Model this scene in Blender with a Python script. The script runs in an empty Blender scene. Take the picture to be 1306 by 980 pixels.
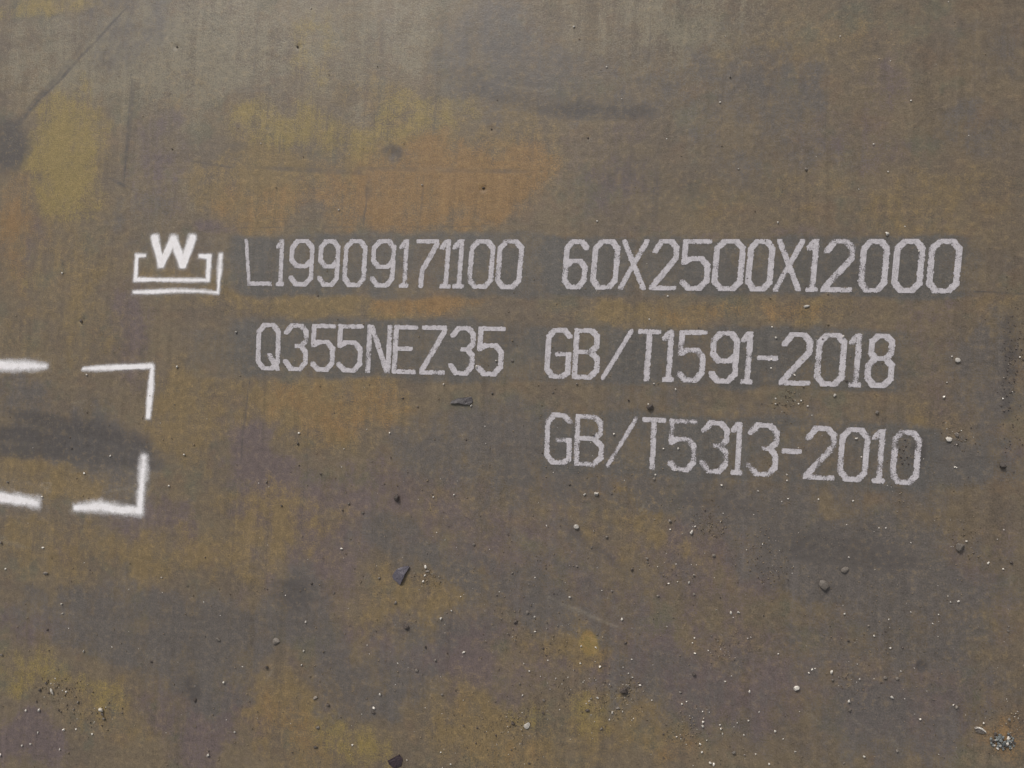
import bpy, bmesh, math, random
import numpy as np
from mathutils import Vector, Euler, Matrix

rng = np.random.default_rng(11)
random.seed(11)

# ------------------------------------------------------------------ camera
H = 0.736                                   # camera height over the plate, metres
CAM_ROT = Euler((math.radians(2.690), math.radians(10.310), math.radians(2.404)), 'XYZ')
LENS = 26.0
cam_data = bpy.data.cameras.new('camera')
cam_data.lens = LENS
cam_data.sensor_width = 36.0
cam_data.clip_start = 0.01
cam_data.clip_end = 100.0
cam = bpy.data.objects.new('camera', cam_data)
cam.location = (0, 0, H)
cam.rotation_euler = CAM_ROT
bpy.context.scene.collection.objects.link(cam)
bpy.context.scene.camera = cam

# ------------------------------------------------------------------ light
SUN_EL, SUN_AZ = math.radians(36), math.radians(-24)      # azimuth from +Y towards +X
world = bpy.data.worlds.new('World')
bpy.context.scene.world = world
world.use_nodes = True
wn, wl = world.node_tree.nodes, world.node_tree.links
wn.clear()
sky = wn.new('ShaderNodeTexSky'); sky.sky_type = 'NISHITA'; sky.sun_disc = False
sky.sun_elevation = SUN_EL
sky.sun_rotation = SUN_AZ % (2 * math.pi)
sky.dust_density = 4.0
sky.air_density = 1.0
hs = wn.new('ShaderNodeHueSaturation'); hs.inputs['Saturation'].default_value = 0.24   # thin overcast whitens the sky
bg = wn.new('ShaderNodeBackground'); bg.inputs['Strength'].default_value = 0.096
wo = wn.new('ShaderNodeOutputWorld')
wl.new(sky.outputs[0], hs.inputs['Color']); wl.new(hs.outputs[0], bg.inputs[0]); wl.new(bg.outputs[0], wo.inputs[0])

sun_data = bpy.data.lights.new('sun', 'SUN')
sun_data.energy = 1.5
sun_data.angle = math.radians(11)
sun_data.color = (1.0, 0.945, 0.86)
sun = bpy.data.objects.new('sun', sun_data)
sdir = Vector((math.sin(SUN_AZ) * math.cos(SUN_EL), math.cos(SUN_AZ) * math.cos(SUN_EL), math.sin(SUN_EL)))
sun.rotation_euler = sdir.to_track_quat('Z', 'Y').to_euler()
sun.location = sdir * 8
bpy.context.scene.collection.objects.link(sun)

vs = bpy.context.scene.view_settings
vs.view_transform = 'Standard'; vs.look = 'None'; vs.gamma = 1.0; vs.use_curve_mapping = False
vs.exposure = 0.17

# ------------------------------------------------------------------ helpers
COL = bpy.context.scene.collection
FPX = LENS / 36.0 * 1306.0
RM = np.array(CAM_ROT.to_matrix())

def P(px, py):
    """point of the plate's top face that the photograph shows at a pixel, metres"""
    d = RM @ np.array([(px - 653.0) / FPX, -(py - 490.0) / FPX, -1.0])
    return d[:2] * (H / -d[2])

def mm(px, py):
    """metres per photograph pixel near there"""
    return float(np.linalg.norm(P(px + 4, py) - P(px - 4, py)) + np.linalg.norm(P(px, py + 4) - P(px, py - 4))) / 16.0

_tab = rng.random((64, 256, 256)).astype(np.float32)
def vnoise(x, y, cell, seed):
    t = _tab[seed % 64]
    u, v = x / cell + 37.3 * seed, y / cell + 91.7 * seed
    i, j = np.floor(u).astype(int), np.floor(v).astype(int)
    fu, fv = u - i, v - j
    fu = fu * fu * (3 - 2 * fu); fv = fv * fv * (3 - 2 * fv)
    a, b = t[i & 255, j & 255], t[(i + 1) & 255, j & 255]
    c, d = t[i & 255, (j + 1) & 255], t[(i + 1) & 255, (j + 1) & 255]
    return (a + (b - a) * fu) + ((c + (d - c) * fu) - (a + (b - a) * fu)) * fv

def fbm(x, y, cell, seed, octs=4):
    s, w, tot = 0.0, 1.0, 0.0
    for k in range(octs):
        s = s + w * vnoise(x, y, cell / 2 ** k, seed + 7 * k); tot += w; w *= 0.55
    return s / tot

def sstep(a, b, x):
    t = np.clip((x - a) / (b - a), 0, 1)
    return t * t * (3 - 2 * t)

def height(x, y):
    """gentle waviness of the rolled surface, metres"""
    x, y = np.asarray(x, float), np.asarray(y, float)
    z = (fbm(x, y, 0.16, 3, 3) - 0.5) * 0.0012 + (fbm(x, y, 0.018, 9, 2) - 0.5) * 0.00016
    for (px, py, r, dep) in PITS:
        c = P(px, py); m = mm(px, py)
        z = z - dep * np.exp(-((x - c[0]) ** 2 + (y - c[1]) ** 2) / (r * m) ** 2)
    return z
PITS = [(500, 197, 6, .0006), (616, 241, 3.5, .0010), (1176, 850, 6, .0008), (225, 60, 3, .0008), (380, 60, 3, .0006),
        (103, 410, 3, .0008), (405, 377, 3, .0006), (735, 430, 2.5, .0006), (627, 165, 3, .0005), (750, 176, 3, .0005)]
EDGE_Z = 0.0

def hz(x, y):
    return float(height(np.array([x]), np.array([y]))[0])

def lin(r, g, b):
    f = lambda c: (c / 255) / 12.92 if c <= 10 else ((c / 255 + 0.055) / 1.055) ** 2.4
    return (f(r), f(g), f(b), 1.0)

def link(o, parent=None):
    COL.objects.link(o)
    if parent is not None:
        o.parent = parent
    return o

def tag(o, label, cat, group=None, kind=None):
    o['label'] = label; o['category'] = cat
    if group: o['group'] = group
    if kind: o['kind'] = kind
    return o

# ------------------------------------------------------------------ materials
def new_mat(name):
    m = bpy.data.materials.new(name); m.use_nodes = True
    n = m.node_tree.nodes
    b = n['Principled BSDF']
    return m, n, m.node_tree.links, b

class NT:
    """small node helper"""
    def __init__(s, m): s.n, s.l = m.node_tree.nodes, m.node_tree.links
    def coord(s, scale=(1, 1, 1)):  # object coordinates, metres
        t = s.n.new('ShaderNodeTexCoord'); mp = s.n.new('ShaderNodeMapping'); mp.inputs['Scale'].default_value = scale
        s.l.new(t.outputs['Object'], mp.inputs['Vector']); return mp.outputs[0]
    def noise(s, scale, detail=3, rough=0.55, vec=None, dist=0.0):
        t = s.n.new('ShaderNodeTexNoise'); t.inputs['Scale'].default_value = scale; t.inputs['Detail'].default_value = detail
        t.inputs['Roughness'].default_value = rough; t.inputs['Distortion'].default_value = dist
        if vec is not None: s.l.new(vec, t.inputs['Vector'])
        return t.outputs['Fac']
    def math(s, op, a, b=None, c=None, clamp=False):
        t = s.n.new('ShaderNodeMath'); t.operation = op; t.use_clamp = clamp
        for i, v in enumerate((a, b, c)):
            if v is None: continue
            if isinstance(v, (int, float)): t.inputs[i].default_value = v
            else: s.l.new(v, t.inputs[i])
        return t.outputs[0]
    def ramp(s, v, a, b, lo=0.0, hi=1.0):
        t = s.n.new('ShaderNodeMapRange'); t.interpolation_type = 'SMOOTHSTEP'
        t.inputs['From Min'].default_value = a; t.inputs['From Max'].default_value = b
        t.inputs['To Min'].default_value = lo; t.inputs['To Max'].default_value = hi
        s.l.new(v, t.inputs['Value']); return t.outputs[0]
    def mix(s, f, a, b, mode='MIX'):
        t = s.n.new('ShaderNodeMix'); t.data_type = 'RGBA'; t.blend_type = mode
        for sock, v in ((t.inputs['Factor'], f), (t.inputs['A'], a), (t.inputs['B'], b)):
            if isinstance(v, (int, float, tuple)): 
                pass
        fs = [i for i in t.inputs if i.name == 'Factor' and i.type == 'VALUE'][0]
        As = [i for i in t.inputs if i.name == 'A' and i.type == 'RGBA'][0]
        Bs = [i for i in t.inputs if i.name == 'B' and i.type == 'RGBA'][0]
        for sock, v in ((fs, f), (As, a), (Bs, b)):
            if isinstance(v, (int, float, tuple)): sock.default_value = v
            else: s.l.new(v, sock)
        return [o for o in t.outputs if o.type == 'RGBA'][0]
    def attr(s, name):
        t = s.n.new('ShaderNodeAttribute'); t.attribute_name = name
        sp = s.n.new('ShaderNodeSeparateColor'); s.l.new(t.outputs['Color'], sp.inputs[0])
        return sp.outputs[0], sp.outputs[1], sp.outputs[2]

BASE   = lin(121, 107, 87)
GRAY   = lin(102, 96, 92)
DARK   = lin(83, 78, 76)
OCHRE  = lin(130, 111, 78)
ORANGE = lin(142, 112, 74)
YELLOW = lin(143, 125, 76)
PURPLE = lin(109, 96, 95)
PALE   = lin(132, 123, 104)

def plate_material():
    m, n, l, b = new_mat('mill_scale_and_rust')
    t = NT(m)
    v = t.coord()
    def off(x, y, sc=(1, 1, 1)):
        o = t.coord(sc); o.node.inputs['Location'].default_value = (x, y, 0); return o
    a1 = t.attr('stain_rust'); a2 = t.attr('stain_scale'); a3 = t.attr('stain_dark')
    fine = t.noise(700, 2, 0.75, v)                                  # sub-millimetre crust
    mid = t.noise(150, 3, 0.72, v)
    run_v = t.noise(1.0, 4, 0.65, off(3, 7, (95, 5, 1)), 0.6)        # water runs and wipe marks across the plate
    run_h = t.noise(1.0, 3, 0.68, off(5, 1, (4, 46, 1)), 0.6)        # rolling direction
    where = t.ramp(t.noise(11, 3, 0.5, off(9, 4)), 0.42, 0.60)       # runs show only in places
    seeds = iter(range(1, 20))
    def mk(mask, lo=0.18, hi=0.86, k=1.9, sc=48, top=0.9):
        i = next(seeds)
        N = t.noise(sc, 4, 0.70, off(i * 1.7, i * 2.3, (1.0, 0.75, 1)), 0.0)
        g = t.math('MULTIPLY_ADD', t.math('SUBTRACT', N, 0.5), k, mask)
        g = t.math('MULTIPLY_ADD', t.math('SUBTRACT', fine, 0.5), 1.5, g)
        g = t.math('MULTIPLY_ADD', t.math('SUBTRACT', run_v, 0.5), 0.8, g)
        return t.math('MULTIPLY', t.math('MULTIPLY', t.ramp(g, lo, hi), t.ramp(mask, 0.0, 0.30)), top)
    def whole(sc, lo, hi, amt):
        i = next(seeds)
        return t.math('MULTIPLY', t.ramp(t.noise(sc, 5, 0.68, off(i * 1.7, i * 2.3), 0.0), lo, hi), amt)
    c = t.mix(whole(16, 0.40, 0.62, 0.9), BASE, lin(110, 98, 85))
    c = t.mix(whole(24, 0.52, 0.66, 0.55), c, lin(121, 102, 83))
    c = t.mix(whole(19, 0.52, 0.66, 0.55), c, lin(104, 103, 88))
    c = t.mix(mk(a2[2]), c, PALE)
    c = t.mix(mk(a2[1]), c, PURPLE)
    c = t.mix(mk(a1[0]), c, OCHRE)
    c = t.mix(mk(a1[2], 0.1, 0.9), c, YELLOW)
    c = t.mix(mk(a1[1], 0.05, 0.85, 1.4), c, ORANGE)
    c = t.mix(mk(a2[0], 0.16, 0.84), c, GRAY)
    c = t.mix(mk(a3[1], 0.12, 0.85, 1.3, 30, 0.92), c, lin(97, 94, 91))    # wiped bands under the lettering
    c = t.mix(mk(a3[0], 0.0, 0.95, 0.7, 40, 0.95), c, DARK)
    c = t.mix(t.math('MULTIPLY', a3[2], 0.5), c, lin(152, 143, 126))       # bright scratches
    # thin ochre bloom that sits in the roughness of the scale
    bloom = t.math('MULTIPLY', t.ramp(mid, 0.53, 0.66), t.math('MULTIPLY_ADD', a1[0], 0.4, 0.14))
    c = t.mix(bloom, c, lin(147, 124, 84))
    pits = t.math('MULTIPLY', t.ramp(t.noise(260, 3, 0.6, off(4, 4)), 0.64, 0.72), t.math('MULTIPLY_ADD', where, 0.28, 0.12))
    c = t.mix(pits, c, lin(72, 63, 58))
    dust = t.math('MULTIPLY', t.ramp(t.noise(760, 1, 0.5, off(6, 3)), 0.60, 0.72), t.ramp(t.noise(26, 4, 0.7, off(8, 8)), 0.46, 0.66, 0.04, 0.42))
    c = t.mix(dust, c, lin(150, 136, 114))
    val = t.math('MULTIPLY_ADD', t.math('SUBTRACT', fine, 0.5), 1.15, 0.885)
    val = t.math('MULTIPLY_ADD', t.math('SUBTRACT', mid, 0.5), 0.7, val)
    val = t.math('MULTIPLY_ADD', t.math('SUBTRACT', run_v, 0.5), t.math('MULTIPLY_ADD', where, 0.52, 0.12), val)
    val = t.math('MULTIPLY_ADD', t.math('SUBTRACT', run_h, 0.5), 0.24, val)
    cc = n.new('ShaderNodeCombineColor')
    for i in range(3): l.new(val, cc.inputs[i])
    c = t.mix(1.0, c, cc.outputs[0], 'MULTIPLY')
    l.new(c, b.inputs['Base Color'])
    # bare scale is smoother than rust
    ro = t.math('MULTIPLY_ADD', t.noise(20, 4, 0.7, off(2, 8)), 0.30, 0.28)
    ro = t.math('MULTIPLY_ADD', mid, 0.16, ro)
    ro = t.math('MULTIPLY_ADD', a1[0], 0.10, ro)
    l.new(ro, b.inputs['Roughness'])
    b.inputs['Specular IOR Level'].default_value = 0.5
    bp = n.new('ShaderNodeBump'); bp.inputs['Strength'].default_value = 0.45; bp.inputs['Distance'].default_value = 0.0006
    hgt = t.math('ADD', t.math('MULTIPLY', fine, 0.7), mid)
    l.new(hgt, bp.inputs['Height']); l.new(bp.outputs[0], b.inputs['Normal'])
    return m
M_PLATE = plate_material()

def paint_material(name, col, worn, soft):
    """matt marking paint; soft = sprayed edge whose cover comes from the 'cover' attribute"""
    m, n, l, b = new_mat(name)
    t = NT(m)
    v = t.coord()
    fine = t.noise(950, 3, 0.7, v); mid = t.noise(140, 3, 0.6, v)
    g = t.math('ADD', t.math('MULTIPLY', fine, 0.6), t.math('MULTIPLY', mid, 0.4))
    c = t.mix(t.ramp(g, 0.36, 0.58), worn, col)
    if not soft:
        sp = t.ramp(t.noise(420, 2, 0.5, v), 0.27, 0.33)
        c = t.mix(sp, lin(118, 112, 110), c)
    l.new(c, b.inputs['Base Color'])
    b.inputs['Roughness'].default_value = 0.75
    b.inputs['Specular IOR Level'].default_value = 0.2
    a = t.attr('cover')
    if soft:
        al = t.math('MULTIPLY_ADD', t.math('SUBTRACT', g, 0.5), 1.3, t.math('MULTIPLY', a[0], 1.12))
        al = t.math('MULTIPLY', t.math('MINIMUM', t.math('MAXIMUM', al, 0.0), 1.0), t.ramp(a[0], 0.0, 0.2))
        l.new(al, b.inputs['Alpha'])
    else:
        al = t.math('MULTIPLY_ADD', t.math('SUBTRACT', g, 0.5), 2.0, a[0])
        l.new(t.ramp(al, 0.14, 0.52), b.inputs['Alpha'])
    bp = n.new('ShaderNodeBump'); bp.inputs['Strength'].default_value = 0.3; bp.inputs['Distance'].default_value = 0.0004
    l.new(g, bp.inputs['Height']); l.new(bp.outputs[0], b.inputs['Normal'])
    return m
M_TEXT = paint_material('worn_marking_paint', lin(199, 194, 198), lin(162, 157, 160), False)
M_SPRAY = paint_material('sprayed_white_paint', lin(243, 240, 242), lin(230, 226, 226), True)

def grit_material(name, c1, c2, rough, spec=0.5, metal=0.0):
    m, n, l, b = new_mat(name)
    t = NT(m)
    v = t.coord()
    inf = n.new('ShaderNodeObjectInfo')
    c = t.mix(t.ramp(t.noise(700, 3, 0.6, v), 0.35, 0.65), c1, c2)
    hv = n.new('ShaderNodeHueSaturation'); l.new(c, hv.inputs['Color'])
    l.new(t.math('MULTIPLY_ADD', inf.outputs['Random'], 0.5, 0.62), hv.inputs['Value'])
    l.new(hv.outputs[0], b.inputs['Base Color'])
    b.inputs['Roughness'].default_value = rough; b.inputs['Specular IOR Level'].default_value = spec
    b.inputs['Metallic'].default_value = metal
    bp = n.new('ShaderNodeBump'); bp.inputs['Strength'].default_value = 0.4; bp.inputs['Distance'].default_value = 0.0005
    l.new(t.noise(900, 2, 0.5, v), bp.inputs['Height']); l.new(bp.outputs[0], b.inputs['Normal'])
    return m
M_PALE = grit_material('pale_grit', lin(240, 234, 225), lin(185, 176, 165), 0.25, 0.8)
M_GREY = grit_material('grey_grit', lin(140, 131, 122), lin(105, 97, 90), 0.55)
M_DARKG = grit_material('dark_grit', lin(94, 84, 78), lin(66, 58, 54), 0.6)
M_FLAKE = grit_material('blue_grey_scale_flake', lin(104, 99, 108), lin(86, 82, 90), 0.45, 0.5)
M_CHIP = grit_material('dark_scale_chip', lin(86, 82, 84), lin(70, 66, 68), 0.55, 0.35)
M_BROWNF = grit_material('dark_brown_flake', lin(70, 58, 62), lin(56, 48, 54), 0.6, 0.3)
M_TEAL = grit_material('blue_grey_crumbs', lin(140, 145, 143), lin(82, 86, 88), 0.4, 0.6)
M_DUST = grit_material('rust_dust', lin(146, 130, 106), lin(88, 76, 64), 0.75)

# ------------------------------------------------------------------ the plate
X0, X1, Y0, Y1 = -3.2, 8.8, -1.25, 1.25     # 12 m by 2.5 m
STEP = 0.0016
fx = np.arange(-0.92, 0.4801, STEP); fy = np.arange(-0.55, 0.5601, STEP)
ox0 = np.linspace(X0, -0.92, 25)[:-1]; ox1 = np.linspace(0.48, X1, 60)[1:]
oy0 = np.linspace(Y0, -0.55, 15)[:-1]; oy1 = np.linspace(0.56, Y1, 15)[1:]
gx = np.concatenate([ox0, fx, ox1]); gy = np.concatenate([oy0, fy, oy1])
GX, GY = np.meshgrid(gx, gy, indexing='ij')
nx, ny = GX.shape
GZ = height(GX, GY)
vx, vy = GX.ravel(), GY.ravel()
top = np.stack([vx, vy, GZ.ravel()], 1)
ids = np.arange(nx * ny).reshape(nx, ny)
quads = np.stack([ids[:-1, :-1], ids[1:, :-1], ids[1:, 1:], ids[:-1, 1:]], -1).reshape(-1, 4)
loop = np.concatenate([ids[:, 0], ids[-1, 1:], ids[-2::-1, -1], ids[0, -2:0:-1]])
bot = top[loop].copy(); bot[:, 2] = -0.060
nb = len(loop); b0 = len(top)
k = np.arange(nb); k2 = (k + 1) % nb
side = np.stack([loop[k], b0 + k, b0 + k2, loop[k2]], 1)
verts = np.concatenate([top, bot])
me = bpy.data.meshes.new('steel_plate')
nf = len(quads) + nb + 1
me.vertices.add(len(verts)); me.vertices.foreach_set('co', verts.astype(np.float32).ravel())
loops = np.concatenate([quads.ravel(), side.ravel(), (b0 + np.arange(nb))[::-1]])
me.loops.add(len(loops)); me.loops.foreach_set('vertex_index', loops.astype(np.int32))
starts = np.concatenate([np.arange(len(quads) + nb) * 4, [(len(quads) + nb) * 4]])
me.polygons.add(nf); me.polygons.foreach_set('loop_start', starts.astype(np.int32))
me.polygons.foreach_set('use_smooth', np.concatenate([np.ones(len(quads), bool), np.zeros(nb + 1, bool)]))
me.update(calc_edges=True); me.validate()

# stains: rust bloom, bare mill scale and handling marks, each with its own shape; also broad pale and grey tones.  (x, y, half width, half height, turn, amount) in photograph pixels
S = {k_: [] for k_ in ('ochre', 'orange', 'yellow', 'gray', 'purple', 'pale', 'dark')}
def st(kind, *rows): S[kind].extend(rows)
st('yellow', (86, 185, 52, 72, 8, 1.0), (55, 8, 70, 16, 0, .7), (392, 60, 30, 80, 0, .4), (372, 165, 80, 36, 0, .65), (545, 135, 70, 26, 8, .7),
   (490, 180, 60, 40, 0, .45), (40, 862, 62, 32, 0, .45), (135, 895, 40, 26, 20, .45), (450, 940, 62, 34, 20, .55), (750, 820, 14, 21, 10, 1.0),
   (672, 905, 32, 24, 0, .4), (762, 915, 40, 30, 0, .45), (25, 340, 30, 40, 0, .3), (100, 250, 45, 30, 0, .45))
st('orange', (560, 232, 120, 58, -3, .8), (490, 262, 80, 34, 0, .65), (640, 245, 60, 50, 0, .65), (420, 250, 70, 36, 0, .3), (20, 300, 40, 70, 0, .6), (545, 386, 75, 16, 0, .85), (430, 520, 110, 34, 4, .45),
   (330, 265, 60, 30, 0, .4), (752, 826, 20, 26, 10, .4), (1006, 402, 50, 16, 0, .25), (1180, 525, 70, 26, 5, .12), (1180, 695, 55, 36, 20, .2), (380, 940, 70, 50, 0, .25),
   (780, 605, 40, 25, 0, .35), (1285, 935, 40, 40, 0, .45), (660, 965, 70, 24, 0, .2), (590, 900, 36, 26, 0, .2), (870, 960, 50, 30, 0, .25), (900, 400, 90, 18, 0, .25))
st('ochre', (330, 240, 100, 52, 0, .8), (390, 385, 170, 22, 2, .95), (800, 395, 140, 20, 2, .6), (1000, 398, 120, 22, 3, .45), (410, 515, 120, 44, 5, .85),
   (245, 530, 55, 66, 0, .8), (80, 610, 95, 30, 6, .8), (190, 715, 55, 44, 0, .6), (335, 690, 110, 52, -18, .65), (90, 705, 90, 50, 0, .5), (70, 440, 120, 60, 0, .35),
   (560, 752, 64, 48, 10, .75), (480, 765, 44, 40, 0, .6), (805, 672, 110, 56, 12, .55), (742, 828, 52, 36, 0, .8), (150, 910, 70, 60, 0, .5),
   (380, 925, 85, 66, 0, .65), (590, 905, 60, 40, 0, .6), (640, 955, 140, 44, 0, .65), (810, 930, 90, 46, 0, .6), (230, 350, 60, 16, 0, .7), (90, 330, 80, 70, 0, .5),
   (80, 210, 80, 90, 0, .5), (560, 200, 170, 90, -4, .6), (450, 120, 60, 90, 0, .25), (860, 240, 80, 50, 0, .25), (1010, 60, 150, 50, 0, .3), (1200, 270, 110, 60, 0, .45),
   (940, 820, 70, 46, 0, .3), (1080, 860, 80, 60, 0, .3), (1180, 700, 80, 50, 0, .4), (1180, 525, 110, 34, 4, .35), (800, 605, 90, 36, 8, .45), (660, 830, 90, 40, 0, .25),
   (990, 540, 140, 22, 6, .4), (980, 250, 120, 40, 0, .3), (240, 120, 90, 60, 0, .2), (600, 640, 90, 50, 0, .3), (1240, 830, 70, 60, 0, .3), (1270, 400, 50, 40, 0, .4),
   (30, 680, 60, 40, 0, .4), (320, 640, 120, 30, 0, .25))
st('gray', (250, 330, 50, 46, 0, .35), (935, 560, 300, 90, 3, .4),
   (100, 562, 110, 42, 5, .8), (14, 500, 44, 30, 0, .6), (620, 70, 85, 105, 0, .4), (720, 110, 130, 46, 8, .35), (1010, 115, 70, 60, 0, .6), (1250, 60, 70, 50, 0, .3),
   (190, 800, 200, 52, 2, .8), (385, 775, 46, 50, 0, .8), (250, 870, 80, 50, 10, .7), (620, 570, 130, 66, 0, .75), (490, 690, 56, 34, 0, .7), (660, 760, 150, 36, 24, .6), (560, 800, 90, 40, 0, .5),
   (480, 870, 80, 56, 0, .8), (1080, 715, 150, 60, 4, .85), (1180, 800, 90, 50, 0, .45), (900, 640, 160, 34, 6, .7), (1200, 590, 110, 40, 0, .7), (1270, 470, 60, 90, 0, .7), (1140, 930, 90, 50, 0, .5),
   (850, 890, 80, 50, 0, .4), (160, 30, 90, 70, 0, .45), (180, 280, 50, 60, 0, .3), (160, 610, 40, 40, 0, .6), (900, 120, 90, 60, 0, .35), (1240, 170, 70, 40, 0, .4), (1000, 200, 110, 40, 0, .35))
st('purple', (325, 590, 40, 80, 0, .8), (360, 640, 80, 60, 0, .7), (243, 688, 12, 30, 0, .9), (190, 660, 60, 30, 0, .7), (500, 635, 110, 50, 0, .7), (560, 845, 90, 46, 0, .85), (900, 875, 110, 60, 0, .75),
   (1160, 900, 90, 80, 10, .75), (920, 700, 90, 50, 0, .6), (280, 290, 44, 10, 0, .7), (260, 920, 90, 56, 0, .8), (30, 945, 50, 36, 0, .9), (500, 196, 26, 22, 0, .9), (45, 310, 18, 60, 12, .6), (170, 420, 26, 80, 0, .6),
   (770, 220, 70, 70, 0, .4), (400, 700, 50, 60, 0, .6), (1060, 190, 90, 60, 0, .2), (1130, 105, 60, 40, 0, .3), (760, 850, 60, 40, 0, .6), (210, 220, 50, 80, 0, .45), (30, 800, 80, 30, 0, .6), (1240, 740, 60, 70, 0, .5),
   (970, 900, 80, 70, 0, .4), (1120, 680, 90, 40, 0, .3), (920, 300, 160, 16, 0, .4), (310, 175, 22, 14, 0, .5), (610, 690, 80, 40, 0, .5), (1290, 540, 30, 50, 0, .5), (90, 715, 30, 16, 0, .5), (690, 640, 60, 60, 0, .35))
st('pale', (600, 40, 420, 90, 0, .3), (230, 70, 160, 90, 0, .8), (60, 80, 90, 60, 0, .6), (480, 50, 120, 80, 0, .4), (860, 40, 130, 60, 0, .4), (20, 690, 50, 22, 0, .5), (210, 240, 60, 60, 0, .4), (60, 460, 70, 16, 0, .3))  # paler tone, broadest along the top and upper left
st('dark',  (10, 185, 30, 38, 0, .75), (755, 146, 84, 9, 4, .3), (660, 128, 70, 9, 9, .22), (805, 140, 26, 10, 0, .28), (245, 878, 14, 18, 0, .7),
   (1176, 850, 9, 9, 0, .85), (500, 195, 17, 11, 20, .55), (503, 200, 10, 12, 0, .6), (1170, 578, 12, 30, 4, .7), (1288, 470, 12, 80, 0, .5), (372, 760, 28, 26, 0, .5), (1060, 700, 110, 26, 4, .4),
   (400, 218, 80, 4, 4, .45), (165, 165, 4, 70, 3, .5), (152, 234, 18, 3, 25, .55), (38, 140, 50, 5, -50, .5), (100, 65, 80, 5, -52, .3), (600, 160, 10, 14, 0, .2), (470, 243, 6, 16, 0, .4), (900, 640, 120, 14, 6, .3),
   (760, 700, 60, 8, 35, .3), (700, 600, 110, 40, 0, .2), (320, 115, 36, 5, 0, .3), (300, 190, 20, 8, 0, .3), (640, 430, 20, 20, 0, .35), (850, 465, 250, 36, 2, .2), (960, 345, 270, 38, 1, .22), (470, 445, 170, 36, 2, .15))
st('gray', (1150, 760, 190, 160, 0, .4), (1000, 900, 300, 90, 0, .35), (700, 700, 200, 120, 0, .3), (800, 60, 300, 50, 0, .2))  # broad greyer tone, mainly towards the lower right
st('purple', (850, 780, 330, 170, 0, .4), (450, 800, 200, 120, 0, .35), (1180, 420, 130, 200, 0, .3), (1120, 180, 190, 130, 0, .1))
st('dark', (690, 118, 140, 24, 12, .26), (770, 143, 74, 11, 3, .42), (610, 60, 26, 80, 0, .16), (80, 540, 100, 9, 8, .55), (120, 556, 80, 8, 9, .5), (105, 566, 100, 10, 3, .6), (110, 582, 84, 9, 4, .65), (25, 555, 80, 9, 0, .45), (20, 577, 70, 8, 1, .6), (95, 562, 112, 36, 5, .55), (560, 217, 160, 4, 2, .3), (900, 215, 130, 70, 0, .18), (800, 250, 90, 50, 0, .2))
SCR = {'dark': [(170, 2, 30, 150, 1.6, .6), (168, 95, 160, 232, 1.2, .6), (140, 227, 172, 242, 1.1, .7), (245, 205, 300, 215, 1.3, .4), (318, 485, 306, 600, 1.2, .5), (395, 520, 390, 640, 1.0, .35), (470, 225, 462, 290, 1.0, .5), (540, 220, 536, 288, .8, .4),
                (680, 120, 676, 300, 1.0, .3), (1242, 372, 1306, 376, .9, .5), (1180, 590, 1306, 578, .9, .35), (1240, 0, 1246, 200, 1.0, .25), (230, 210, 216, 290, 1.0, .4), (1068, 740, 1040, 770, .8, .4), (285, 290, 700, 288, 1.0, .35), (830, 20, 826, 160, 1.2, .3), (925, 60, 918, 180, 1.0, .3),
                (400, 90, 396, 200, 1.0, .3), (330, 0, 322, 140, 1.4, .35), (590, 0, 600, 100, 1.2, .3), (1060, 30, 1052, 200, 1.2, .25), (640, 560, 655, 640, 1.0, .3)],
       'pale': [(715, 770, 790, 800, 1.8, .6), (700, 762, 740, 786, 1.2, .5), (1130, 930, 1148, 965, 1.0, .5), (1020, 905, 1050, 925, .8, .4), (815, 655, 824, 640, 1.4, .6), (60, 40, 110, 20, .9, .4), (268, 118, 330, 118, .8, .4), (205, 60, 220, 40, 1.4, .5), (0, 690, 40, 700, 2.0, .4), (340, 870, 352, 850, .8, .5),
                (255, 940, 285, 925, .9, .4), (1085, 915, 1120, 940, .7, .4), (950, 770, 990, 800, .7, .3), (1190, 690, 1240, 700, .7, .3), (500, 340, 520, 360, .6, .3), (640, 110, 700, 118, .7, .3), (90, 515, 112, 512, 1.2, .4), (180, 620, 130, 628, 1.0, .4)]}
LY = GX.shape
W2 = lambda cell, sd, o=4: (fbm(GX, GY, cell, sd, o) - 0.5)
WX = W2(0.05, 21) * 0.050 + W2(0.012, 25, 3) * 0.012
WY = W2(0.05, 31) * 0.050 + W2(0.012, 35, 3) * 0.012
EN = W2(0.03, 41, 5)
INSIDE = sstep(-0.86, -0.74, GX) * (1 - sstep(0.38, 0.46, GX)) * sstep(-0.52, -0.43, GY) * (1 - sstep(0.48, 0.54, GY))
def window(x0, x1, y0, y1):
    return slice(*np.searchsorted(gx, (x0, x1))), slice(*np.searchsorted(gy, (y0, y1)))
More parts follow.
